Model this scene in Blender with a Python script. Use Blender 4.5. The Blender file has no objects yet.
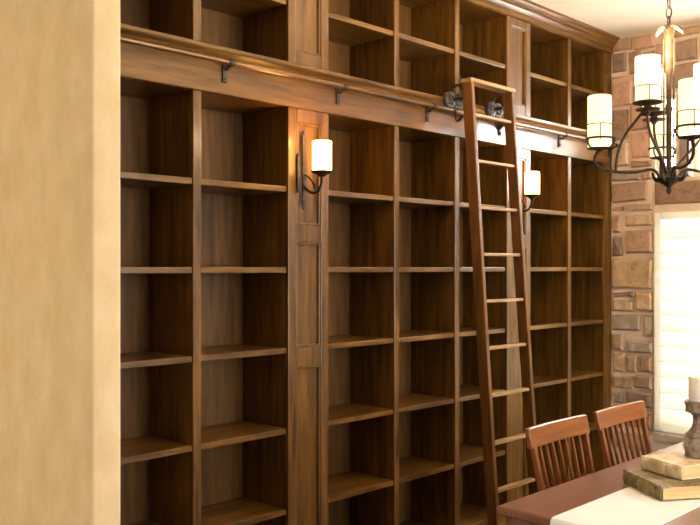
import bpy, bmesh, math, random
from mathutils import Vector, Matrix
random.seed(7)
PI = math.pi
S = bpy.context.scene
C = S.collection
FW = Vector((.7214, .6925, 0)); RT = Vector((.6925, -.7214, 0))
EYE = 1.5
FY = 2.75          # front plane of the bookcase
BK = 3.05          # its back
CEIL = 3.02
WX = 5.38          # stone wall plane

# ---------------------------------------------------------------- materials
def mat(name, col=(.5, .5, .5), rough=.5, metal=0., spec=.5):
    m = bpy.data.materials.new(name); m.use_nodes = True
    b = m.node_tree.nodes['Principled BSDF']
    b.inputs['Base Color'].default_value = (*col, 1)
    b.inputs['Roughness'].default_value = rough
    b.inputs['Metallic'].default_value = metal
    b.inputs['Specular IOR Level'].default_value = spec
    return m, m.node_tree, b

def ramp(nt, fac, stops):
    r = nt.nodes.new('ShaderNodeValToRGB')
    e = r.color_ramp.elements
    while len(e) < len(stops): e.new(.5)
    for el, (p, c) in zip(e, stops):
        el.position = p; el.color = (*c, 1)
    nt.links.new(fac, r.inputs['Fac'])
    return r.outputs['Color']

def coords(nt, scale, jitter=True):
    tc = nt.nodes.new('ShaderNodeTexCoord')
    mp = nt.nodes.new('ShaderNodeMapping')
    mp.inputs['Scale'].default_value = scale
    if jitter:
        oi = nt.nodes.new('ShaderNodeObjectInfo')
        mu = nt.nodes.new('ShaderNodeMath'); mu.operation = 'MULTIPLY'; mu.inputs[1].default_value = 37
        nt.links.new(oi.outputs['Random'], mu.inputs[0])
        ad = nt.nodes.new('ShaderNodeVectorMath'); ad.operation = 'ADD'
        nt.links.new(tc.outputs['Object'], mp.inputs['Vector'])
        nt.links.new(mp.outputs['Vector'], ad.inputs[0])
        nt.links.new(mu.outputs[0], ad.inputs[1])
        return ad.outputs[0]
    nt.links.new(tc.outputs['Object'], mp.inputs['Vector'])
    return mp.outputs['Vector']

def noise(nt, vec, scale, detail=4, rough=.55):
    n = nt.nodes.new('ShaderNodeTexNoise')
    n.inputs['Scale'].default_value = scale
    n.inputs['Detail'].default_value = detail
    n.inputs['Roughness'].default_value = rough
    nt.links.new(vec, n.inputs['Vector'])
    return n.outputs['Fac']

def bump(nt, b, fac, strength, dist=.01):
    bp = nt.nodes.new('ShaderNodeBump')
    bp.inputs['Strength'].default_value = strength
    bp.inputs['Distance'].default_value = dist
    nt.links.new(fac, bp.inputs['Height'])
    nt.links.new(bp.outputs['Normal'], b.inputs['Normal'])

def wood(name, dark, light, axis='Z', rough=.45, spec=.22, coat=0):
    m, nt, b = mat(name, light, rough, 0, spec)
    sc = {'X': (1.2, 14, 14), 'Y': (14, 1.2, 14), 'Z': (14, 14, 1.2)}[axis]
    v = coords(nt, sc)
    f = noise(nt, v, 2.2, 6, .62)
    col = ramp(nt, f, [(.3, dark), (.52, tuple((a + c) / 2 for a, c in zip(dark, light))), (.72, light)])
    nt.links.new(col, b.inputs['Base Color'])
    bump(nt, b, f, .04, .002)
    if coat:
        b.inputs['Coat Weight'].default_value = coat; b.inputs['Coat Roughness'].default_value = .17
    return m

W1, W2 = (.036, .0155, .002), (.172, .079, .011)
M = {}
M['wood_v'] = wood('stained_alder_vertical', W1, W2, 'Z', coat=.4)
M['wood_h'] = wood('stained_alder_horizontal', W1, W2, 'X', coat=.4)
M['wood_back'] = wood('stained_back_panel', (.058, .026, .006), (.145, .070, .018), 'Z', .45)
M['ladder'] = wood('ladder_wood', (.075, .032, .008), (.17, .075, .019), 'Z')
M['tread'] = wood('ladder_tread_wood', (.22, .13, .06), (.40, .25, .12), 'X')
M['table'] = wood('cherry_table_wood', (.13, .047, .024), (.20, .078, .042), 'X', .3, .5, .6)
M['chair'] = wood('cherry_chair_wood', (.14, .040, .008), (.31, .10, .022), 'X', .28, .5, .5)
M['chair_v'] = wood('cherry_slat_wood', (.13, .042, .012), (.28, .10, .032), 'Z', .3)
M['floor'] = wood('floor_planks', (.06, .028, .012), (.13, .062, .027), 'X', .35)
M['iron'], nt, b = mat('dark_bronze', (.055, .04, .03), .6, .2, .25)
f = noise(nt, coords(nt, (1, 1, 1)), 40); nt.links.new(ramp(nt, f, [(.35, (.018, .013, .010)), (.7, (.06, .042, .03))]), b.inputs['Base Color'])
M['bronze'], nt, b = mat('aged_bronze', (.22, .13, .06), .55, .4)
f = noise(nt, coords(nt, (1, 1, 1)), 30); nt.links.new(ramp(nt, f, [(.35, (.035, .022, .013)), (.7, (.12, .07, .032))]), b.inputs['Base Color'])
M['rail'], nt, b = mat('oil_rubbed_rail', (.30, .19, .11), .28, .75)
f = noise(nt, coords(nt, (.5, 6, 6)), 6); nt.links.new(ramp(nt, f, [(.35, (.10, .06, .035)), (.7, (.20, .125, .07))]), b.inputs['Base Color'])

def plaster(name, a, c, sc=3.2):
    m, nt, b = mat(name, c, .8, 0, .2)
    v = coords(nt, (1, 1, .7), False)
    f = noise(nt, v, sc, 6, .6)
    nt.links.new(ramp(nt, f, [(.3, a), (.7, c)]), b.inputs['Base Color'])
    bump(nt, b, noise(nt, v, 14, 5), .25, .01)
    return m
M['plaster'] = plaster('tan_plaster', (.64, .49, .27), (.77, .61, .38), 9)
M['taupe'] = plaster('low_bounce_taupe_plaster', (.14, .10, .07), (.18, .13, .09), 6)  # dark tone put on the unseen walls to cut bounced light
M['ceiling'] = plaster('cream_ceiling', (.82, .75, .64), (.86, .79, .68), 2)
M['mortar'] = plaster('stone_mortar', (.60, .49, .39), (.72, .60, .49), 12)

def stonemat():
    m, nt, b = mat('rough_cut_stone', (.3, .2, .12), .85, 0, .2)
    at = nt.nodes.new('ShaderNodeAttribute'); at.attribute_name = 'stone'
    v = coords(nt, (1, 1, 1), False)
    f = noise(nt, v, 16, 7, .65)
    mx = nt.nodes.new('ShaderNodeMix'); mx.data_type = 'RGBA'; mx.blend_type = 'MULTIPLY'
    mx.inputs[0].default_value = 1
    nt.links.new(at.outputs['Color'], mx.inputs[6])
    nt.links.new(ramp(nt, f, [(.25, (.55, .5, .5)), (.5, (1, .97, .95)), (.75, (1.0, 1.0, 1.0))]), mx.inputs[7])
    nt.links.new(mx.outputs[2], b.inputs['Base Color'])
    bump(nt, b, noise(nt, v, 22, 6), .6, .02)
    return m
M['stone'] = stonemat()

def glow(name, col, strength, low=None):
    m, nt, b = mat(name, (.45, .42, .34), .5)
    v = coords(nt, (1, 1, 1))
    f = noise(nt, v, 25, 3)
    nt.links.new(ramp(nt, f, [(.3, tuple(c * .93 for c in col)), (.7, col)]), b.inputs['Emission Color'])
    b.inputs['Emission Strength'].default_value = strength
    return m
M['shade'] = glow('lit_linen_glass', (1, .78, .40), 1.35)
M['shade_sconce'] = glow('lit_sconce_glass', (1, .57, .13), 20)
M['shutter'], nt, b = mat('white_shutter_paint', (.88, .87, .80), .5)
tr = nt.nodes.new('ShaderNodeBsdfTranslucent'); tr.inputs['Color'].default_value = (.95, .93, .84, 1)
mx = nt.nodes.new('ShaderNodeMixShader'); mx.inputs[0].default_value = .30
out = nt.nodes['Material Output']
f = noise(nt, coords(nt, (1, 1, 1)), 8); nt.links.new(ramp(nt, f, [(.3, (.84, .83, .76)), (.7, (.90, .89, .83))]), b.inputs['Base Color'])
nt.links.new(b.outputs[0], mx.inputs[1]); nt.links.new(tr.outputs[0], mx.inputs[2]); nt.links.new(mx.outputs[0], out.inputs['Surface'])
M['glass'], nt, b = mat('window_glass', (1, 1, 1), .02)
b.inputs['Transmission Weight'].default_value = 1; b.inputs['IOR'].default_value = 1.05
M['frame'] = plaster('cream_window_frame', (.72, .66, .54), (.80, .74, .62), 10)
M['cloth'], nt, b = mat('white_linen', (.86, .86, .88), .9, 0, .1)
f = noise(nt, coords(nt, (60, 60, 60)), 6); nt.links.new(ramp(nt, f, [(.3, (.82, .84, .89)), (.7, (.90, .92, .97))]), b.inputs['Base Color'])
M['candle'], nt, b = mat('white_wax', (.86, .85, .82), .5); b.inputs['Subsurface Weight'].default_value = .6; b.inputs['Subsurface Scale'].default_value = .03
f = noise(nt, coords(nt, (1, 1, 1)), 20); nt.links.new(ramp(nt, f, [(.3, (.82, .80, .76)), (.7, (.9, .88, .85))]), b.inputs['Base Color'])
def leather(name, a, c, mottled=14):
    m, nt, b = mat(name, c, .6)
    f = noise(nt, coords(nt, (1, 1, 1)), mottled, 7, .7)
    nt.links.new(ramp(nt, f, [(.35, a), (.62, c)]), b.inputs['Base Color'])
    bump(nt, b, f, .3, .004)
    return m
M['leather'] = leather('worn_olive_leather', (.07, .05, .02), (.26, .20, .09), 26)
M['glare_parch'] = leather('glare_paled_parchment', (.42, .32, .17), (.75, .65, .45), 20)  # glare on the top book painted in as a paler cover
M['pages'] = wood('old_page_edges', (.55, .36, .16), (.85, .62, .33), 'X', .8, .1)
M['cast'] = leather('aged_cast_metal', (.09, .065, .055), (.36, .29, .22), 34)

# ---------------------------------------------------------------- mesh helpers
def box(bm, x0, x1, y0, y1, z0, z1, mx=None):
    if x0 > x1: x0, x1 = x1, x0
    if y0 > y1: y0, y1 = y1, y0
    if z0 > z1: z0, z1 = z1, z0
    P = [(x0, y0, z0), (x1, y0, z0), (x1, y1, z0), (x0, y1, z0), (x0, y0, z1), (x1, y0, z1), (x1, y1, z1), (x0, y1, z1)]
    v = [bm.verts.new(mx @ Vector(p) if mx else p) for p in P]
    fs = [bm.faces.new([v[i] for i in q]) for q in ((0, 3, 2, 1), (4, 5, 6, 7), (0, 1, 5, 4), (1, 2, 6, 5), (2, 3, 7, 6), (3, 0, 4, 7))]
    return fs

def tube(bm, pts, rad, n=10, closed=False):
    pts = [Vector(p) for p in pts]
    rads = rad if isinstance(rad, (list, tuple)) else [rad] * len(pts)
    rings = []
    up = None
    N = len(pts)
    for i, p in enumerate(pts):
        if closed: t = pts[(i + 1) % N] - pts[i - 1]
        else: t = pts[min(i + 1, N - 1)] - pts[max(i - 1, 0)]
        t.normalize()
        if up is None:
            up = Vector((0, 0, 1)) if abs(t.z) < .9 else Vector((1, 0, 0))
        a = t.cross(up)
        if a.length < 1e-4: a = t.cross(Vector((0, 1, 0)))
        a.normalize(); b = a.cross(t).normalized(); up = b
        rings.append([bm.verts.new(p + rads[i] * (math.cos(2 * PI * k / n) * a + math.sin(2 * PI * k / n) * b)) for k in range(n)])
    for i in range(N if closed else N - 1):
        r, s = rings[i], rings[(i + 1) % N]
        for k in range(n):
            bm.faces.new((r[k], r[(k + 1) % n], s[(k + 1) % n], s[k]))
    if not closed:
        bm.faces.new(rings[0][::-1]); bm.faces.new(rings[-1])

def lathe(bm, prof, c=(0, 0, 0), n=24, wob=None):
    rings = []
    for r, z in prof:
        if r < 1e-5: rings.append([bm.verts.new((c[0], c[1], c[2] + z))]); continue
        rings.append([bm.verts.new((c[0] + r * (1 + (wob(k, n, z) if wob else 0)) * math.cos(2 * PI * k / n), c[1] + r * (1 + (wob(k, n, z) if wob else 0)) * math.sin(2 * PI * k / n), c[2] + z)) for k in range(n)])
    for r, s in zip(rings, rings[1:]):
        if len(r) == 1 and len(s) == 1: continue
        for k in range(n):
            k2 = (k + 1) % n
            if len(r) == 1: bm.faces.new((r[0], s[k2], s[k]))
            elif len(s) == 1: bm.faces.new((r[k], r[k2], s[0]))
            else: bm.faces.new((r[k], r[k2], s[k2], s[k]))

def prism_x(bm, prof, x0, x1):      # profile of (y,z) swept along x
    a = [bm.verts.new((x0, y, z)) for y, z in prof]; b = [bm.verts.new((x1, y, z)) for y, z in prof]
    n = len(prof)
    for i in range(n):
        j = (i + 1) % n
        bm.faces.new((a[i], a[j], b[j], b[i]))
    bm.faces.new(a[::-1]); bm.faces.new(b)

def bez(p0, p1, p2, p3, n=12):
    p0, p1, p2, p3 = map(Vector, (p0, p1, p2, p3))
    return [(1 - t) ** 3 * p0 + 3 * (1 - t) ** 2 * t * p1 + 3 * (1 - t) * t * t * p2 + t ** 3 * p3 for t in [i / n for i in range(n + 1)]]

def wloc(o):
    v = Vector((0, 0, 0))
    while o: v += o.location; o = o.parent
    return v

def obj(name, bm, m, parent=None, local=False, bevel=0, smooth=False, seg=2):
    bmesh.ops.recalc_face_normals(bm, faces=bm.faces)
    if parent and not local:
        bmesh.ops.translate(bm, verts=bm.verts, vec=-wloc(parent))
    me = bpy.data.meshes.new(name)
    bm.to_mesh(me); bm.free()
    me.materials.append(m)
    if smooth:
        for p in me.polygons: p.use_smooth = True
        me.set_sharp_from_angle(angle=math.radians(40))
    o = bpy.data.objects.new(name, me); C.objects.link(o)
    if parent: o.parent = parent
    if bevel:
        b = o.modifiers.new('bevel', 'BEVEL'); b.width = bevel; b.segments = seg; b.limit_method = 'ANGLE'
    return o

def tag(o, label, cat, group=None):
    o['label'] = label; o['category'] = cat
    if group: o['group'] = group
    return o

def thing(name, label, cat, loc=(0, 0, 0), rz=0, group=None):
    o = bpy.data.objects.new(name, None); C.objects.link(o); o.empty_display_size = .1
    o.location = loc; o.rotation_euler = (0, 0, rz)
    return tag(o, label, cat, group)

def struct(name, bm, m, bevel=0):
    o = obj(name, bm, m, None, bevel=bevel); o['kind'] = 'structure'
    return o

def B(*a, mx=None):
    bm = bmesh.new(); box(bm, *a, mx=mx); return bm

def copy_tree(o, parent=None):
    c = o.copy(); C.objects.link(c)
    if parent: c.parent = parent
    for ch in list(o.children): copy_tree(ch, c)
    return c

# ---------------------------------------------------------------- the room
LX, NY = -3.0, -3.2
bm = bmesh.new()
y = NY
while y < 3.2:
    box(bm, LX, WX + .2, y, min(y + .118, 3.2), -.05, 0); y += .12
box(bm, LX, WX + .2, NY, 3.2, -.08, -.05)
struct('floor', bm, M['floor'])
struct('ceiling', B(LX, WX + .3, NY, 3.2, CEIL, CEIL + .1), M['ceiling'])
struct('wall_back', B(LX, WX + .3, BK + .02, BK + .15, 0, CEIL), M['plaster'])
struct('wall_left', B(LX - .12, LX, NY, 3.2, 0, CEIL), M['taupe'])
bm = bmesh.new()
for a_, b_, c_, d_ in ((LX, 1.7, 0, CEIL), (1.7, 5.25, 0, .5), (1.7, 5.25, 2.8, CEIL), (5.25, WX + .2, 0, CEIL), (3.9, 4.0, .5, 2.8)): box(bm, a_, b_, NY - .12, NY, c_, d_)
struct('wall_front', bm, M['taupe'])  # unseen wall, its opening shaped to steer daylight onto the bookcases
# bull-nosed stub wall that closes the left of the view
bm = bmesh.new()
x0, x1, yc, r = 1.197, 1.285, 2.10, .009
prof = [(x0, BK + .02), (x0, yc + r)]
for k in range(1, 7):
    a = PI + k / 6 * PI / 2; prof.append((x0 + r + r * math.cos(a), yc + r + r * math.sin(a)))
prof.append((x1 - r, yc))
for k in range(1, 7):
    a = 1.5 * PI + k / 6 * PI / 2; prof.append((x1 - r + r * math.cos(a), yc + r + r * math.sin(a)))
prof.append((x1, BK + .02))
a = [bm.verts.new((p[0], p[1], 0)) for p in prof]; b_ = [bm.verts.new((p[0], p[1], CEIL)) for p in prof]
for i in range(len(prof)):
    j = (i + 1) % len(prof); bm.faces.new((a[i], a[j], b_[j], b_[i]))
bm.faces.new(a[::-1]); bm.faces.new(b_)
o = obj('wall_partition', bm, M['plaster'], smooth=True); o['kind'] = 'structure'

# stone wall with a shuttered window and a divided transom above it
WIN = (1.25, 2.45, .46, 1.85)         # y0,y1,z0,z1
TR1 = (2.305, 2.45, 2.065, 2.60)
TR2 = (1.35, 2.215, 2.065, 2.60)
holes = [WIN, TR1, TR2]
def panels(y0, y1, z0, z1, holes):
    ys = sorted({y0, y1, *[h[0] for h in holes], *[h[1] for h in holes]}); zs = sorted({z0, z1, *[h[2] for h in holes], *[h[3] for h in holes]})
    for a, b in zip(ys, ys[1:]):
        for c, d in zip(zs, zs[1:]):
            my, mz = (a + b) / 2, (c + d) / 2
            if not any(h[0] < my < h[1] and h[2] < mz < h[3] for h in holes): yield a, b, c, d
bm = bmesh.new()
for a, b, c, d in panels(NY, BK + .02, 0, CEIL, holes): box(bm, WX, WX + .22, a, b, c, d)
struct('wall_right', bm, M['mortar'])

stones = []
BR, GR, TN, GD, DK, PK = (.38, .26, .18), (.38, .32, .26), (.54, .41, .28), (.50, .36, .21), (.26, .18, .14), (.52, .33, .24)
def px_stone(xa, xb, ya, yb, col):
    def Y(x):
        t = (x - 350) / 870; z = WX / (FW.x + RT.x * t); return z * (FW.y + RT.y * t), z
    Ya, z = Y(xa); Yb, zb = Y(xb)
    zm = (z + zb) / 2
    stones.append((Yb, Ya, EYE - (yb - 267.7) * zm / 870, EYE - (ya - 267.7) * zm / 870, col))
L_ = [(612.5, 648, 183, 202, BR), (613, 625, 206, 211, BR), (627, 653, 204, 211, TN), (613, 622, 214, 233, BR), (625, 653, 213.5, 227, TN),
      (626, 653, 230, 254, BR), (613, 623, 236, 257, DK), (613, 653, 259, 288, GD), (614, 633, 292, 297, DK), (613, 633.5, 300, 311, TN),
      (636, 653, 291, 311, GD), (613, 641, 314, 331, GR), (643, 653, 314, 337, GR), (613, 625, 334, 350, TN), (628, 653, 340, 353, GR),
      (613, 625.5, 353, 372, TN), (628, 639, 356, 372, TN), (641, 653, 356, 372, BR), (613, 634, 375, 388, TN), (636.5, 653, 375, 389, BR), (613, 624, 391, 402, GR),
      (626.5, 653, 391.5, 408, DK), (613, 624, 405, 428, BR), (626.5, 653, 411, 428, BR), (613, 653, 431, 450, GR),
      (612.3, 632, 38, 51, BR), (634, 655, 35, 49, PK), (612.3, 627, 53.5, 73, DK), (629, 641, 52, 74, BR), (643, 655, 51, 74, PK),
      (612.3, 634, 76, 107, PK), (636, 655, 76, 101, PK), (612.3, 629, 109.5, 141, BR), (631, 652, 103.5, 130, PK), (612.3, 629, 143.5, 167, TN), (631, 652, 132, 158, PK),
      (612.3, 641, 169.5, 181, GR), (631, 652, 160, 167, BR), (643, 653, 169.5, 180, TN)]
for a in L_: px_stone(*a)
# lintel, sill and the rest of the wall
stones.append((1.1, 2.46, 1.895, 2.05, (.33, .22, .15)))
stones.append((1.15, 2.47, .38, .455, (.62, .53, .44)))
def free(y0, y1, z0, z1):
    for h in holes + [(2.44, 2.76, .2, 3.1), (1.08, 2.48, 1.88, 2.06), (1.13, 2.48, .36, .46)]:
        if y0 < h[1] and y1 > h[0] and z0 < h[3] and z1 > h[2]: return False
    return True
for ya, yb, za, zb in ((NY, 1.12, 0, CEIL), (1.12, 2.45, 2.62, CEIL), (1.12, 2.45, 0, .36), (2.45, 2.76, 0, .25)):
    z = za + .01
    while z < zb - .04:
        h = min(random.uniform(.10, .2), zb - .012 - z)
        y = ya + .01
        while y < yb - .04:
            w = min(random.uniform(.13, .33), yb - .01 - y)
            stones.append((y, y + w, z, z + h, random.choice([BR, GR, TN, GD, PK, BR, PK])))
            y += w + .02
        z += h + .02
stones.append((2.222, 2.298, 2.07, 2.6, (.30, .24, .24)))
bm = bmesh.new(); cl = bm.loops.layers.float_color.new('stone')
for y0, y1, z0, z1, col in stones:
    j = lambda s=.006: random.uniform(-s, s)
    d = random.uniform(.012, .03)
    y0 += .002; y1 -= .002; z0 += .002; z1 -= .002
    P = [(y0 + j(), z0 + j()), (y1 + j(), z0 + j()), (y1 + j(), z1 + j()), (y0 + j(), z1 + j())]
    cy, cz = (y0 + y1) / 2, (z0 + z1) / 2
    a = [bm.verts.new((WX + .002, p, q)) for p, q in P]
    k = min(.012, (z1 - z0) * .2)
    f1 = [bm.verts.new((WX - d + .008, p + (k * .35 if p < cy else -k * .35), q + (k * .35 if q < cz else -k * .35))) for p, q in P]
    f2 = [bm.verts.new((WX - d + j(.004), p + (k if p < cy else -k), q + (k if q < cz else -k))) for p, q in P]
    fs = []
    for r, s in ((a, f1), (f1, f2)):
        for i in range(4): fs.append(bm.faces.new((r[i], r[(i + 1) % 4], s[(i + 1) % 4], s[i])))
    fs.append(bm.faces.new(f2))
    v = random.uniform(.85, 1.15)
    for f in fs:
        for l in f.loops: l[cl] = (*[min(1, c * v) for c in col], 1)
struct('trim_stone_facing', bm, M['stone'])

def window(idx, h, mun=()):
    y0, y1, z0, z1 = h
    bm = bmesh.new(); w = .028
    xa, xb = WX + .03, WX + .08
    box(bm, xa, xb, y0, y1, z1 - w, z1); box(bm, xa, xb, y0, y1, z0, z0 + w)
    box(bm, xa, xb, y0, y0 + w, z0 + w, z1 - w); box(bm, xa, xb, y1 - w, y1, z0 + w, z1 - w)
    for z in mun: box(bm, xa + .01, xb - .01, y0 + w, y1 - w, z - .008, z + .008)
    o = struct('window_%d' % idx, bm, M['frame'])
    p = obj('pane', B(WX + .052, WX + .056, y0 + w, y1 - w, z0 + w, z1 - w), M['glass'], o, local=True)
window(1, WIN, (1.16,)); window(2, TR1, (2.14,)); window(3, TR2, (2.14,))
# plantation shutters inside the main window
sh = thing('window_shutter', 'white louvered shutter filling the bright window in the stone wall', 'shutter', (WX - .005, (WIN[0] + WIN[1]) / 2, WIN[2]))
y0, y1, z0, z1 = WIN
bm = bmesh.new()
xa, xb = WX - .02, WX + .012
for (a, b) in ((y0, y0 + .045), (y1 - .045, y1), ((y0 + y1) / 2 - .03, (y0 + y1) / 2 + .03)): box(bm, xa, xb, a, b, z0, z1)
for (a, b) in ((z0, z0 + .05), (z1 - .045, z1)):
    box(bm, xa, xb, y0 + .045, (y0 + y1) / 2 - .03, a, b); box(bm, xa, xb, (y0 + y1) / 2 + .03, y1 - .045, a, b)
obj('shutter_frame', bm, M['shutter'], sh, bevel=.003)
for (ya, yb) in ((y0 + .045, (y0 + y1) / 2 - .03), ((y0 + y1) / 2 + .03, y1 - .045)):
    bm = bmesh.new(); z = z0 + .095
    while z < z1 - .07:
        R = Matrix.Translation((WX - .006, 0, z)) @ Matrix.Rotation(math.radians(14), 4, 'Y')
        box(bm, -.004, .004, ya + .002, yb - .002, -.052, .052, mx=R); z += .098
    obj('louvers', bm, M['shutter'], sh)

# ---------------------------------------------------------------- built-in bookcase
STEP = .343
SH = [EYE + k * STEP for k in range(-4, 2)]     # deck + five shelves
FZ0, FZ1 = 2.185, 2.362                          # frieze
TOPZ = 2.917
MID = 2.640
units = [('left', 1.443, 2.502, [(1.549, 1.994), (2.034, 2.482)], 'dark-stained empty wooden bookcase with two columns of shelves beside the tan wall'),
         ('mid', 2.704, 4.152, [(2.724, 3.174), (3.211, 3.657), (3.696, 4.132)], 'dark-stained empty wooden bookcase with three columns of shelves behind the ladder'),
         ('right', 4.357, 5.374, [(4.377, 4.809), (4.849, 5.268)], 'dark-stained empty wooden bookcase with two columns of shelves beside the stone wall')]
for nm, xa, xb, cells, lab in units:
    u = thing('bookcase', lab, 'bookcase', ((xa + xb) / 2, (FY + BK) / 2, 0), 0, 'built-in bookcases along the wall')
    obj('back_panel', B(xa, xb, BK, BK + .015, 0, TOPZ + .1), M['wood_back'], u)
    # sides
    for k, (s0, s1) in enumerate(((xa, cells[0][0]), (cells[-1][1], xb))):
        outer = (nm == 'left' and k == 0) or (nm == 'right' and k == 1)
        if outer:
            obj('end_panel', B(s0, s1, FY, BK, 0, TOPZ + .1), M['wood_v'], u, bevel=.003)
        else:
            obj('side_panel', B(s0, s1, FY + .016, BK, 0, TOPZ + .1), M['wood_v'], u)
    for (a, b), (c, d) in zip(cells, cells[1:]):
        obj('divider', B(b, c, FY, BK, 0, FZ0), M['wood_v'], u, bevel=.003)
        obj('divider', B(b, c, FY, BK, FZ1, TOPZ), M['wood_v'], u, bevel=.003)
    for (a, b) in cells:
        obj('base_deck', B(a, b, FY, BK, 0, SH[0]), M['wood_h'], u, bevel=.003)
        for z in SH[1:]:
            obj('shelf', B(a, b, FY + .006, BK, z - .022, z + .003), M['wood_h'], u, bevel=.003)
        obj('shelf', B(a, b, FY + .006, BK, MID - .022, MID + .003), M['wood_h'], u, bevel=.003)
        obj('cell_divide', B(a, b, FY + .001, BK, FZ0, FZ1), M['wood_h'], u)
        obj('top_panel', B(a, b, FY, BK, TOPZ, TOPZ + .1), M['wood_h'], u)

def pilaster(x0, x1, lab):
    p = thing('pilaster', lab, 'pilaster', ((x0 + x1) / 2, FY, 0), 0, 'panelled pilasters between the bookcases')
    ya, yb = FY - .005, FY + .016
    s = .048
    bm = bmesh.new()
    segs = [(0, FZ0, [(.12, 1.073), (1.156, 1.607), (1.685, 2.125)]), (FZ1, TOPZ + .1, [(2.43, 2.87)])]
    pans = []
    for z0, z1, ps in segs:
        box(bm, x0, x0 + s, ya, yb, z0, z1); box(bm, x1 - s, x1, ya, yb, z0, z1)
        zz = z0
        for a, b in [(q[0], q[1]) for q in ps] if ps[0][0] < ps[-1][0] or len(ps) == 1 else ps:
            box(bm, x0 + s, x1 - s, ya, yb, zz, a); zz = b; pans.append((a, b))
        box(bm, x0 + s, x1 - s, ya, yb, zz, z1)
    obj('face_frame', bm, M['wood_v'], p, bevel=.004, seg=2)
    for a, b in pans:
        bm = bmesh.new()
        box(bm, x0 + s, x1 - s, FY + .010, yb + .004, a, b)
        # bevelled bead round the recess and a raised field
        for (q0, q1, r0, r1) in ((x0 + s, x0 + s + .010, a, b), (x1 - s - .010, x1 - s, a, b), (x0 + s, x1 - s, a, a + .010), (x0 + s, x1 - s, b - .010, b)):
            box(bm, q0, q1, FY - .001, FY + .012, r0, r1)
        obj('recessed_panel', bm, M['wood_v'], p, bevel=.003)
    obj('core', B(x0 + .021, x1 - .021, yb + .005, BK, 0, TOPZ + .1), M['wood_v'], p)
pilaster(2.482, 2.724, 'panelled wooden pilaster carrying the left wall sconce')
pilaster(4.132, 4.377, 'panelled wooden pilaster carrying the right wall sconce beside the ladder')

fr = thing('frieze', 'long plain wooden frieze board with ledge above the lower shelves', 'frieze', (3.4, FY, FZ0))
obj('frieze_board', B(1.443, 5.374, FY - .010, FY - .001, FZ0, FZ1), M['wood_h'], fr, bevel=.002)
bm = bmesh.new()
prism_x(bm, [(FY - .010, 2.322), (FY - .018, 2.324), (FY - .024, 2.334), (FY - .036, 2.344), (FY - .040, 2.350), (FY - .040, 2.362), (FY - .034, 2.366), (FY - .010, 2.366)], 1.443, 5.374)
obj('ledge_moulding', bm, M['wood_h'], fr)
cr = thing('crown_moulding', 'stepped wooden crown moulding running along the top under the ceiling', 'moulding', (3.4, FY, TOPZ))
bm = bmesh.new()
prism_x(bm, [(FY - .0055, TOPZ), (FY - .012, TOPZ + .004), (FY - .012, TOPZ + .03), (FY - .018, TOPZ + .034), (FY - .022, TOPZ + .044), (FY - .030, TOPZ + .055), (FY - .042, TOPZ + .063), (FY - .046, TOPZ + .075), (FY - .052, TOPZ + .080), (FY - .058, TOPZ + .087), (FY - .058, CEIL), (FY - .0055, CEIL)], 1.36, WX - .004)
obj('moulding_profile', bm, M['wood_h'], cr)

# ladder rail
RZ, RY = 2.303, 2.695
ra = thing('ladder_rail', 'long horizontal metal rail for the rolling ladder along the frieze', 'rail', (3.4, RY, RZ))
bm = bmesh.new(); tube(bm, [(1.45, RY, RZ), (5.35, RY, RZ)], .011, 14)
obj('tube', bm, M['rail'], ra, smooth=True)
for i in range(7):
    x = 2.135 + (i - 1) * .637
    if x > 5.36: x = 5.33
    bm = bmesh.new()
    box(bm, x - .011, x + .011, FY - .018, FY - .010, RZ - .072, RZ + .014)
    tube(bm, [(x, FY - .015, RZ - .02), (x, RY + .02, RZ - .022), (x, RY, RZ - .004)], .006, 8)
    tube(bm, [(x - .012, RY, RZ), (x + .012, RY, RZ)], .0145, 12)
    tube(bm, [(x, FY - .018, RZ - .058), (x, FY - .024, RZ - .058)], .005, 8)
    obj('rail_bracket', bm, M['iron'], ra, bevel=.001)

# rolling ladder
XL, XR = 3.548, 3.975
def lad_y(z): return 2.435 + (2.60 - 2.435) * z / 2.46
ld = thing('library_ladder', 'tall narrow wooden rolling ladder leaning on the rail', 'ladder', ((XL + XR) / 2, 2.435, 0))
TOPL = 2.430
for x in (XL, XR - .026):
    bm = bmesh.new()
    d = .030
    P = [(lad_y(.03) - d, .03), (lad_y(.03) + d, .03), (lad_y(TOPL) + d, TOPL), (lad_y(TOPL) - d, TOPL)]
    prism_x(bm, P, x, x + .026)
    for v in bm.verts: v.co.x += (.012 if x == XL else .0) * (1 - v.co.z / TOPL) - (0 if x == XL else .040 * v.co.z / TOPL)
    obj('stile', bm, M['ladder'], ld, bevel=.004)
zs = [2.036 - .2345 * k for k in range(9)] + [2.27]
for z in sorted(zs):
    y = lad_y(z)
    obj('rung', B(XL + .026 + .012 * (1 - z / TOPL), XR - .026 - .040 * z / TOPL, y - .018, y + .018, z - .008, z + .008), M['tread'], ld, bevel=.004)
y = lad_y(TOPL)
obj('top_bar', B(XL - .006, XR - .030, y - .034, y + .034, TOPL, TOPL + .02), M['tread'], ld, bevel=.004)
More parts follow.
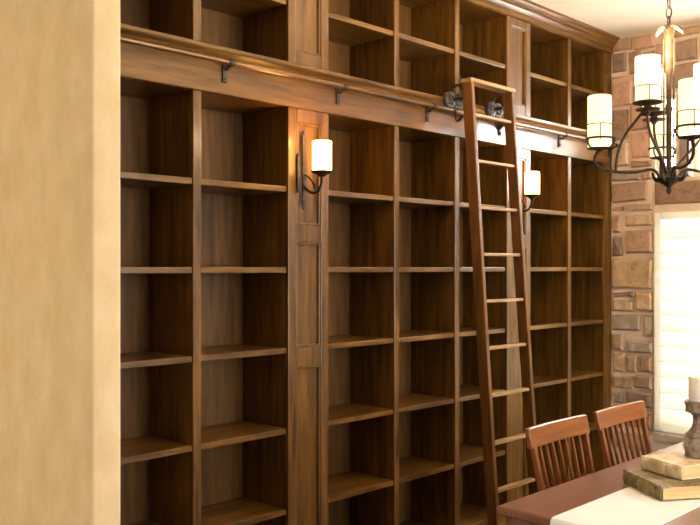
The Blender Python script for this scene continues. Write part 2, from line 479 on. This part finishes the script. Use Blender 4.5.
for x in (XL + .013, XR - .052):
    # roller carriage: arm from the stile to a grooved wheel that runs on the rail
    w = bmesh.new()
    yy = lad_y(2.36)
    box(w, x - .014, x + .014, yy + .036, RY - .012, 2.345, 2.36)
    tube(w, bez((x, yy + .038, 2.40), (x, RY - .04, 2.45), (x, RY + .01, 2.43), (x, RY, 2.352), 10), .008, 8)
    obj('roller_bracket', w, M['iron'], ld, smooth=True)
    w = bmesh.new()
    tube(w, bez((x, yy + .038, 2.27), (x, RY - .03, 2.22), (x, RY - .02, 2.25), (x, RY - .018, 2.30), 10), .007, 8)
    obj('safety_hook', w, M['iron'], ld, smooth=True)
    for dx in (-.032, .032):
        w = bmesh.new()
        Rm = Matrix.Translation((x + dx, RY - .004, 2.349)) @ Matrix.Rotation(PI / 2, 4, 'X')
        lathe(w, [(0, -.014), (.034, -.014), (.042, -.010), (.033, 0), (.042, .010), (.034, .014), (0, .014)], n=20)
        bmesh.ops.transform(w, matrix=Rm, verts=w.verts)
        for q in range(6):
            a = q * PI / 3
            tube(w, [(x + dx + .02 * math.cos(a), RY - .022, 2.349 + .02 * math.sin(a)), (x + dx + .02 * math.cos(a), RY - .015, 2.349 + .02 * math.sin(a))], .006, 6)
        obj('roller_wheel', w, M['iron'], ld, smooth=True)
for x in (XL + .013, XR - .013):
    w = bmesh.new()
    Rm = Matrix.Translation((x, lad_y(0), .03)) @ Matrix.Rotation(PI / 2, 4, 'Y')
    lathe(w, [(0, -.011), (.026, -.011), (.03, -.006), (.03, .006), (.026, .011), (0, .011)], n=18)
    bmesh.ops.transform(w, matrix=Rm, verts=w.verts)
    obj('floor_wheel', w, M['iron'], ld, smooth=True)

# ---------------------------------------------------------------- wall sconces (built local, x along wall, -y into the room)
def shade_mesh(r, h, z0):
    bm = bmesh.new()
    lathe(bm, [(r - .003, z0), (r, z0 + .002), (r, z0 + h - .002), (r - .002, z0 + h), (r - .005, z0 + h - .002), (r - .005, z0 + .002), (r - .003, z0)], n=28)
    return bm
def cage(r, h, z0, ringh, nst=4):
    bm = bmesh.new()
    tube(bm, [(math.cos(2 * PI * k / 28) * (r + .003), math.sin(2 * PI * k / 28) * (r + .003), z0 + ringh) for k in range(28)], .0018, 6, closed=True)
    for k in range(nst):
        a = 2 * PI * (k + .35) / nst
        tube(bm, [(math.cos(a) * (r + .003), math.sin(a) * (r + .003), z0 - .008), (math.cos(a) * (r + .003), math.sin(a) * (r + .003), z0 + ringh)], .0018, 6)
    return bm

def sconce(x, lab):
    s = thing('wall_sconce', lab, 'sconce', (x, FY - .005, 1.90), 0, 'wall sconces on the pilasters')
    def bar(xc, za, zb, w, yd):
        bm = bmesh.new()
        prof = [(-w * .35, za), (w * .35, za), (w, za + .03), (w, zb - .03), (w * .35, zb), (-w * .35, zb), (-w, zb - .03), (-w, za + .03)]
        a = [bm.verts.new((xc + p, yd, q)) for p, q in prof]; b = [bm.verts.new((xc + p, yd - .008, q)) for p, q in prof]
        for i in range(8): bm.faces.new((a[i], a[(i + 1) % 8], b[(i + 1) % 8], b[i]))
        bm.faces.new(a); bm.faces.new(b[::-1]); return bm
    obj('backplate', bar(0.0, -.15, .19, .010, 0), M['iron'], s, local=True, bevel=.002)
    bb = bar(-.034, -.08, .09, .009, -.002)
    obj('strap', bb, M['iron'], s, local=True, bevel=.002)
    bm = bmesh.new()
    cy = -.115
    tube(bm, bez((0, -.008, -.05), (0, -.05, -.10), (0, cy, -.09), (0, cy, -.016), 14), .006, 8)
    tube(bm, bez((0, -.008, .0), (0, -.04, -.01), (0, -.06, -.03), (0, -.075, -.066), 10), .0045, 8)
    obj('arm', bm, M['iron'], s, local=True, smooth=True)
    bm = bmesh.new(); lathe(bm, [(0, -.02), (.012, -.02), (.02, -.012), (.044, -.002), (.046, .004), (.040, .006), (0, .004)], (0, cy, .004), 24)
    obj('cup', bm, M['iron'], s, local=True, smooth=True)
    bm = shade_mesh(.041, .122, .012); bmesh.ops.translate(bm, verts=bm.verts, vec=(0, cy, 0))
    obj('lamp_shade', bm, M['shade_sconce'], s, local=True, smooth=True)
    l = bpy.data.lights.new('sconce_bulb', 'POINT'); l.energy = 3; l.color = (1, .48, .13); l.shadow_soft_size = .02
    lo = bpy.data.objects.new('bulb_light', l); C.objects.link(lo); lo.parent = s; lo.location = (0, cy, .15)
    return s
sconce(2.603 - .034, 'lit iron sconce with cream shade on the left pilaster')
sconce(4.254 - .045, 'lit iron sconce with cream shade on the pilaster right of the ladder')

# ---------------------------------------------------------------- chandelier
Z0 = 3.1
cc = FW * Z0 + RT * (.3665 * Z0)
ch = thing('chandelier', 'two-tier bronze chandelier with lit cream candle shades hanging on a chain', 'chandelier', (cc.x, cc.y, 1.78))
hub = 1.805 - 1.78
bm = bmesh.new()
lathe(bm, [(0, -.045), (.006, -.04), (.010, -.03), (.006, -.02), (.014, -.012), (.034, 0), (.044, .012), (.036, .022), (.018, .03), (.016, .05), (0, .05)], (0, 0, hub), 20)
for k in range(8):
    a = k * PI / 4
    tube(bm, bez((.03 * math.cos(a), .03 * math.sin(a), hub + .01), (.05 * math.cos(a), .05 * math.sin(a), hub - .0), (.06 * math.cos(a), .06 * math.sin(a), hub + .02), (.058 * math.cos(a), .058 * math.sin(a), hub + .035), 6), [.008, .008, .007, .006, .005, .004, .003], 6)
obj('hub', bm, M['iron'], ch, local=True, smooth=True)
bm = bmesh.new()
TP = 2.345 - 1.78
lathe(bm, [(0, hub + .03), (.009, hub + .035), (.009, hub + .25), (.014, hub + .26), (.009, hub + .28), (.009, TP - .16), (.018, TP - .14), (.015, TP - .02), (.02, TP), (.01, TP + .02), (0, TP + .02)], (0, 0, 0), 16)
for k in range(3):
    a = k * 2 * PI / 3 + .4
    tube(bm, [(.019 * math.cos(a), .019 * math.sin(a), hub + .03), (.019 * math.cos(a), .019 * math.sin(a), TP - .03)], .0032, 6)
obj('column', bm, M['bronze'], ch, local=True, smooth=True)
bm = bmesh.new()
for k in range(6):
    a = k * PI / 3 + .3
    d = Vector((math.cos(a), math.sin(a), 0)); s_ = Vector((-math.sin(a), math.cos(a), 0))
    prev = None
    for i, (rr, zz, ww) in enumerate([(.008, .012, .008), (.022, .016, .013), (.036, .010, .013), (.048, .0, .008), (.052, -.008, .002)]):
        pts = [bm.verts.new(d * rr + s_ * ww + Vector((0, 0, TP + zz))), bm.verts.new(d * rr - s_ * ww + Vector((0, 0, TP + zz))),
               bm.verts.new(d * rr - s_ * ww + Vector((0, 0, TP + zz - .004))), bm.verts.new(d * rr + s_ * ww + Vector((0, 0, TP + zz - .004)))]
        if prev:
            for q in range(4): bm.faces.new((prev[q], prev[(q + 1) % 4], pts[(q + 1) % 4], pts[q]))
        else: bm.faces.new(pts)
        prev = pts
    bm.faces.new(prev[::-1])
obj('leaf_crown', bm, M['bronze'], ch, local=True)
bm = bmesh.new()
z = TP + .03; k = 0
top = CEIL - 1.78 - .03
while z < top:
    pts = []
    for i in range(14):
        a = 2 * PI * i / 14
        u, v = .0095 * math.cos(a), .021 * math.sin(a)
        pts.append((u, 0, z + v) if k % 2 == 0 else (0, u, z + v))
    tube(bm, pts, .0028, 6, closed=True); z += .034; k += 1
obj('chain', bm, M['iron'], ch, local=True, smooth=True)
bm = bmesh.new(); lathe(bm, [(0, -.03), (.02, -.028), (.055, -.01), (.062, 0), (0, 0)], (0, 0, CEIL - 1.78), 24)
obj('ceiling_rose', bm, M['bronze'], ch, local=True, smooth=True)
low = [(-.247, 0.0), (.068, .265), (-.022, -.265), (.265, 0.0)]
upp = [(-.113, -.11), (-.018, .10), (.132, 0.0)]
r_s, h_s = .0415, .154
def light_unit(a, b, zb, m_, tier):
    p = FW * b + RT * a
    d = p.normalized(); R_ = p.length
    zz = zb - 1.78
    bm = bmesh.new()
    if tier == 0:
        c0 = Vector((d.x * .03, d.y * .03, hub + .01))
        tube(bm, bez(c0, d * (R_ * .22) + Vector((0, 0, hub + .07)), d * (R_ * .30) + Vector((0, 0, hub + .035)), d * (R_ * .55) + Vector((0, 0, hub + .035)), 10) +
             bez(d * (R_ * .55) + Vector((0, 0, hub + .035)), d * (R_ * .9) + Vector((0, 0, hub + .033)), d * (R_ * 1.22) + Vector((0, 0, hub + .05)), p + Vector((0, 0, zz - .035)), 12)[1:], .0055, 8)
        tube(bm, bez(d * (R_ * .8) + Vector((0, 0, hub + .038)), d * (R_ * .88) + Vector((0, 0, hub + .05)), d * (R_ * .8) + Vector((0, 0, zz - .05)), d * (R_ * .86) + Vector((0, 0, zz - .03)), 8), .0035, 6)
    else:
        tube(bm, bez((d.x * .012, d.y * .012, hub + .03), d * (R_ * .5) + Vector((0, 0, hub + .12)), d * (R_ * 1.05) + Vector((0, 0, hub + .14)), p + Vector((0, 0, zz - .03)), 14), .005, 8)
    arm = obj('arm', bm, M['iron'] if tier == 0 else M['bronze'], ch, local=True, smooth=True)
    bm = bmesh.new()
    if tier == 0:
        top_ = p + Vector((0, 0, zz + .004))
        tube(bm, [top_ + Vector((math.cos(2 * PI * k / 24) * (r_s + .005), math.sin(2 * PI * k / 24) * (r_s + .005), 0)) for k in range(24)], .0038, 8, closed=True)
        for k in range(3):
            a_ = 2 * PI * k / 3 + math.atan2(d.y, d.x) + .4
            e = Vector((math.cos(a_), math.sin(a_), 0))
            tube(bm, bez(p + Vector((0, 0, zz - .034)), p + e * .03 + Vector((0, 0, zz - .040)), p + e * (r_s + .022) + Vector((0, 0, zz - .02)), top_ + e * (r_s + .006), 8), .0034, 6)
        obj('shade_holder', bm, M['iron'], ch, local=True, smooth=True)
        bm = bmesh.new()
    if tier == 0: lathe(bm, [(0, -.042), (.008, -.042), (.012, -.036), (.042, -.032), (.044, -.029), (.040, -.028), (0, -.028)], tuple(p + Vector((0, 0, zz))), 24)
    else: lathe(bm, [(0, -.04), (.008, -.04), (.012, -.03), (.04, -.026), (.042, -.022), (.014, -.018), (.012, -.010), (.05, -.003), (.052, .001), (.046, .003), (0, .002)], tuple(p + Vector((0, 0, zz))), 24)
    obj('candle_cup', bm, M['iron'] if tier == 0 else M['bronze'], ch, local=True, smooth=True)
    bm = shade_mesh(r_s, h_s + (.028 if tier == 0 else 0), zz + (.003 if tier else -.0265)); bmesh.ops.translate(bm, verts=bm.verts, vec=p)
    s_ = obj('lamp_shade', bm, M['shade'], ch, local=True, smooth=True)
    bm = cage(r_s, h_s, zz + .003, .05); bmesh.ops.translate(bm, verts=bm.verts, vec=p)
    obj('shade_ring', bm, M['bronze'], s_, local=True, smooth=True)
for a, b in low: light_unit(a, b, 1.956, None, 0)
for a, b in upp: light_unit(a, b, 2.068, None, 1)
# brace from the upper cup down to the left arm
p = FW * -.11 + RT * -.113; q = FW * 0 + RT * -.19
bm = bmesh.new(); tube(bm, bez(p + Vector((0, 0, 2.065 - 1.78)), p + Vector((0, 0, 2.0 - 1.78)) + RT * -.03, q + Vector((0, 0, .2)), q + Vector((0, 0, hub + .036)), 12), .005, 8)
obj('brace', bm, M['bronze'], ch, local=True, smooth=True)
for a, b in low + upp:
    p = FW * b + RT * a
    l = bpy.data.lights.new('candle_bulb', 'POINT'); l.energy = 34; l.color = (1, .74, .44); l.shadow_soft_size = .03
    lo = bpy.data.objects.new('bulb_light', l); C.objects.link(lo); lo.parent = ch; lo.location = p + Vector((0, 0, (1.956 if (a, b) in low else 2.087) - 1.78 + h_s * .82))

# ---------------------------------------------------------------- table, runner
TX0, TX1, TY0, TY1, TZ = 2.263, 3.92, .66, 1.545, .76
tb = thing('dining_table', 'reddish brown polished wooden dining table with a white runner', 'table', ((TX0 + TX1) / 2, (TY0 + TY1) / 2, 0))
obj('tabletop', B(TX0, TX1, TY0, TY1, TZ - .028, TZ), M['table'], tb, bevel=.006)
bm = bmesh.new(); i_ = .045
box(bm, TX0 + i_ + .06, TX1 - i_ - .06, TY1 - i_ - .025, TY1 - i_, TZ - .12, TZ - .0285); box(bm, TX0 + i_ + .06, TX1 - i_ - .06, TY0 + i_, TY0 + i_ + .025, TZ - .12, TZ - .0285)
box(bm, TX0 + i_, TX0 + i_ + .025, TY0 + i_ + .06, TY1 - i_ - .06, TZ - .12, TZ - .0285); box(bm, TX1 - i_ - .025, TX1 - i_, TY0 + i_ + .06, TY1 - i_ - .06, TZ - .12, TZ - .0285)
obj('apron', bm, M['table'], tb, bevel=.002)
for x in (TX0 + .035, TX1 - .105):
    for y in (TY0 + .035, TY1 - .105):
        bm = bmesh.new(); c = (x + .035, y + .035)
        v = []
        for z, h in ((TZ - .0285, .035), (TZ - .14, .035), (0, .022)):
            v.append([bm.verts.new((c[0] + a * h, c[1] + b * h, z)) for a, b in ((-1, -1), (1, -1), (1, 1), (-1, 1))])
        for r, s in zip(v, v[1:]):
            for k in range(4): bm.faces.new((r[k], r[(k + 1) % 4], s[(k + 1) % 4], s[k]))
        bm.faces.new(v[0]); bm.faces.new(v[-1][::-1])
        obj('leg', bm, M['table'], tb, bevel=.004)
bm = bmesh.new()
RY0, RY1 = 1.085, 1.348
path = [(TX0 - .012, TZ - .17), (TX0 - .011, TZ - .06), (TX0 - .008, TZ - .008), (TX0 + .0, TZ + .002), (TX0 + .012, TZ + .004)]
xx = TX0 + .1
while xx < TX1 - .05: path.append((xx, TZ + .004)); xx += .09
path += [(TX1 - .012, TZ + .004), (TX1, TZ + .002), (TX1 + .008, TZ - .008), (TX1 + .011, TZ - .17)]
ny = 10; g0, g1 = [], []
for i, (x, z) in enumerate(path):
    r0, r1 = [], []
    for j in range(ny + 1):
        y = RY0 + (RY1 - RY0) * j / ny
        wv = .003 * math.sin(j * 1.3 + i) if z < TZ - .03 else 0
        r0.append(bm.verts.new((x - wv, y, z)))
        r1.append(bm.verts.new((x - wv + (.003 if x < TX0 else (-.003 if x > TX1 else 0)), y, z - .0032)))
    g0.append(r0); g1.append(r1)
n_ = len(path)
for i in range(n_ - 1):
    for j in range(ny):
        bm.faces.new((g0[i][j], g0[i][j + 1], g0[i + 1][j + 1], g0[i + 1][j])); bm.faces.new((g1[i][j], g1[i + 1][j], g1[i + 1][j + 1], g1[i][j + 1]))
    bm.faces.new((g0[i][0], g0[i + 1][0], g1[i + 1][0], g1[i][0])); bm.faces.new((g0[i][ny], g1[i][ny], g1[i + 1][ny], g0[i + 1][ny]))
for j in range(ny):
    bm.faces.new((g0[0][j], g1[0][j], g1[0][j + 1], g0[0][j + 1])); bm.faces.new((g0[-1][j], g0[-1][j + 1], g1[-1][j + 1], g1[-1][j]))
tag(obj('table_runner', bm, M['cloth'], smooth=True), 'white cloth runner lying along the dining table under the books', 'table runner')

# ---------------------------------------------------------------- chairs (local: back at +y, origin on the floor under the seat)
def make_chair(loc, lab, rz=0):
    c = thing('dining_chair', lab, 'chair', loc, rz, 'dining chairs on the bookcase side of the table')
    sz = .45
    bm = bmesh.new()
    P = [(-.20, -.23), (.20, -.23), (.185, .17), (-.185, .17)]
    a = [bm.verts.new((x, y, sz - .03)) for x, y in P]; b = [bm.verts.new((x, y, sz)) for x, y in P]
    for i in range(4): bm.faces.new((a[i], a[(i + 1) % 4], b[(i + 1) % 4], b[i]))
    bm.faces.new(a[::-1]); bm.faces.new(b)
    obj('seat', bm, M['chair'], c, local=True, bevel=.008, seg=3)
    def by(z): return .155 + max(0, z - sz) * .21
    for s in (-1, 1):
        bm = bmesh.new(); tube(bm, [(s * .17, -.19, sz - .03), (s * .175, -.20, .25), (s * .18, -.205, 0)], [.019, .017, .013], 10)
        obj('leg', bm, M['chair_v'], c, local=True, smooth=True)
        bm = bmesh.new(); tube(bm, [(s * .165, .14, sz - .03), (s * .168, .16, .25), (s * .175, .20, 0)], [.018, .017, .013], 10)
        obj('leg', bm, M['chair_v'], c, local=True, smooth=True)
        bm = bmesh.new()
        n = 8; pr = None
        for i in range(n + 1):
            z = sz - .005 + (.845 - sz + .005) * i / n
            x = s * (.172 + .022 * i / n); y = by(z); w, d = .010, .010
            q = [bm.verts.new((x + aa * w, y + bb * d, z)) for aa, bb in ((-1, -1), (1, -1), (1, 1), (-1, 1))]
            if pr:
                for k in range(4): bm.faces.new((pr[k], pr[(k + 1) % 4], q[(k + 1) % 4], q[k]))
            else: bm.faces.new(q[::-1])
            pr = q
        bm.faces.new(pr)
        obj('back_post', bm, M['chair_v'], c, local=True, bevel=.003)
        bm = bmesh.new(); tube(bm, [(s * .174, -.19, .2), (s * .17, .16, .2)], .010, 8)
        obj('stretcher', bm, M['chair_v'], c, local=True, smooth=True)
    ns = 7
    for k in range(ns):
        f = (k + 1) / (ns + 1) * 2 - 1
        bm = bmesh.new(); pr = None
        for i in range(7):
            z = sz - .005 + (.845 - sz + .005) * i / 6
            x = f * (.172 + .022 * i / 6); y = by(z) + .010 * (1 - f * f) * i / 6; w, d = .006, .005
            q = [bm.verts.new((x + aa * w, y + bb * d, z)) for aa, bb in ((-1, -1), (1, -1), (1, 1), (-1, 1))]
            if pr:
                for kk in range(4): bm.faces.new((pr[kk], pr[(kk + 1) % 4], q[(kk + 1) % 4], q[kk]))
            else: bm.faces.new(q[::-1])
            pr = q
        bm.faces.new(pr)
        obj('slat', bm, M['chair_v'], c, local=True)
    bm = bmesh.new(); pr = None; n = 14
    for i in range(n + 1):
        f = i / n * 2 - 1
        x = f * .217; y0 = by(.84) + .012 * (1 - f * f); y1 = by(.91) + .012 * (1 - f * f)
        zt = .907
        q = [bm.verts.new((x, y0 - .011, .834)), bm.verts.new((x, y0 + .011, .834)), bm.verts.new((x, y1 + .010, zt)), bm.verts.new((x, y1 - .010, zt))]
        if pr:
            for kk in range(4): bm.faces.new((pr[kk], pr[(kk + 1) % 4], q[(kk + 1) % 4], q[kk]))
        else: bm.faces.new(q[::-1])
        pr = q
    bm.faces.new(pr)
    obj('crest_rail', bm, M['chair'], c, local=True, bevel=.004, smooth=True)
    return c
CYY = 1.75 - .155 - .455 * .21
c1 = make_chair((2.978, CYY, 0), 'reddish wooden slat-back dining chair nearer the ladder')
c2 = copy_tree(c1); c2.location = (3.492, CYY, 0); c2['label'] = 'reddish wooden slat-back dining chair nearer the stone wall and window'

# ---------------------------------------------------------------- books and candlestick
def book(loc, rz, ly, lx, th, lab, cov, ntabs):
    b = thing('book', lab, 'book', loc, rz, 'old books stacked on the table')
    bm = bmesh.new(); c = .004
    box(bm, .002, lx, 0, ly, 0, c); box(bm, .002, lx, 0, ly, th - c, th)
    prof = []
    for k in range(9):
        a = PI / 2 + k / 8 * PI; prof.append((.006 + .009 * math.cos(a), th / 2 + th / 2 * math.sin(a)))
    for k in range(8, -1, -1):
        a = PI / 2 + k / 8 * PI; prof.append((.009 + .007 * math.cos(a), th / 2 + (th / 2 - .004) * math.sin(a)))
    va = [bm.verts.new((x, 0, z)) for x, z in prof]; vb = [bm.verts.new((x, ly, z)) for x, z in prof]
    n = len(prof)
    for i in range(n): bm.faces.new((va[i], va[(i + 1) % n], vb[(i + 1) % n], vb[i]))
    for vv in (va, vb):
        for i in range(8): bm.faces.new((vv[i], vv[i + 1], vv[n - 2 - i], vv[n - 1 - i]))
    for k in range(ntabs):
        yy = ly * (k + .5) / ntabs
        box(bm, -.006, .004, yy - .004, yy + .004, .006, th - .006)
    obj('cover', bm, cov, b, local=True, bevel=.001)
    obj('pages', B(.010, lx - .006, .004, ly - .004, c + .0002, th - c - .0002), M['pages'], b, local=True)
    if cov is M['leather']:
        for yy in (0, ly):
            bm = bmesh.new()
            s = 1 if yy == 0 else -1
            v = [(.0, yy - s * .0015), (.035, yy - s * .0015), (.0, yy + s * .035)]
            f = [bm.verts.new((x, y, th + .0012)) for x, y in v]; g = [bm.verts.new((x, y, th - .006)) for x, y in v]
            for i in range(3): bm.faces.new((f[i], f[(i + 1) % 3], g[(i + 1) % 3], g[i]))
            bm.faces.new(f); bm.faces.new(g[::-1])
            obj('corner_guard', bm, M['cast'], b, local=True)
    return b
T0 = TZ + .0045
book((2.650, 1.189, T0), math.radians(-35), .235, .31, .047, 'old leather book at the bottom of the stack on the white runner', M['leather'], 4)
T1 = T0 + .0487
book((2.768, 1.172, T1), math.radians(-22), .185, .27, .044, 'old book with glare-paled cover lying on top of the bottom book under the candlestick', M['glare_parch'], 4)
T2 = T1 + .0442
cs = thing('candlestick', 'ornate weathered metal candlestick standing on the stacked books', 'candlestick', (2.958, 1.190, T2))
bm = bmesh.new()
def wob(k, n, z): return .05 * math.cos(8 * 2 * PI * k / n)
lathe(bm, [(0, 0), (.046, 0), (.050, .005), (.047, .012), (.050, .022), (.053, .036), (.050, .052), (.050, .060), (.046, .066), (.048, .074), (.038, .084), (.030, .094), (.025, .104), (.023, .122), (.024, .140), (.030, .146), (.030, .150), (.036, .152)], n=48, wob=wob)
obj('base_and_stem', bm, M['cast'], cs, local=True, smooth=True)
bm = bmesh.new()
lathe(bm, [(0, .151), (.042, .151), (.047, .155), (.045, .161), (.045, .172), (.048, .176), (.050, .186), (.047, .190), (.040, .188), (0, .184)], n=48, wob=lambda k, n, z: .025 * math.cos(12 * 2 * PI * k / n))
obj('drip_cup', bm, M['cast'], cs, local=True, smooth=True)
bm = bmesh.new()
for k in range(12):
    a = k * PI / 6
    lathe(bm, [(0, -.009), (.006, -.006), (.008, 0), (.006, .006), (0, .009)], (.047 * math.cos(a), .047 * math.sin(a), .036), 8)
obj('bead_band', bm, M['cast'], cs, local=True, smooth=True)
bm = bmesh.new()
lathe(bm, [(0, 0), (.036, 0), (.037, .004), (.037, .078), (.034, .082), (.012, .079), (0, .078)], (0, 0, 0), 32)
tube(bm, [(0, 0, .077), (.001, 0, .09)], .001, 6)
o = obj('candle', bm, M['candle'], smooth=True); o.location = (2.958, 1.190, T2 + .1895)
tag(o, 'white pillar candle standing in the ornate candlestick', 'candle')

# ---------------------------------------------------------------- light
w = bpy.data.worlds.new('World'); S.world = w; w.use_nodes = True
bg = w.node_tree.nodes['Background']; bg.inputs[0].default_value = (1, .955, .87, 1); bg.inputs[1].default_value = 10.0
def area(name, loc, tgt, sx, sy, e, col):
    l = bpy.data.lights.new(name, 'AREA'); l.shape = 'RECTANGLE'; l.size = sx; l.size_y = sy; l.energy = e; l.color = col
    o = bpy.data.objects.new(name, l); C.objects.link(o); o.location = loc
    o.rotation_euler = (Vector(tgt) - Vector(loc)).to_track_quat('-Z', 'Y').to_euler(); return o
area('sky_daylight', (WX + .6, 1.75, 2.55), (0, 1.75, 2.4), 2.0, 1.0, 620, (.93, .97, 1))
area('partition_fill_light', (-2.6, 2.55, 1.2), (1.2, 2.55, 1.2), .8, 1.8, 56, (1, .91, .74))  # added unseen fill that brightens the partition face; no window there
cam = bpy.data.cameras.new('camera'); co = bpy.data.objects.new('camera', cam); C.objects.link(co)
co.location = (0, 0, EYE)
co.rotation_euler = (PI / 2, 0, math.atan2(FW.y, FW.x) - PI / 2)
cam.sensor_width = 36; cam.lens = 870 / 700 * 36; cam.shift_y = 5.2 / 700; cam.clip_start = .01
S.camera = co
S.view_settings.view_transform = 'Standard'; S.view_settings.look = 'None'; S.view_settings.exposure = .32; S.view_settings.gamma = 1
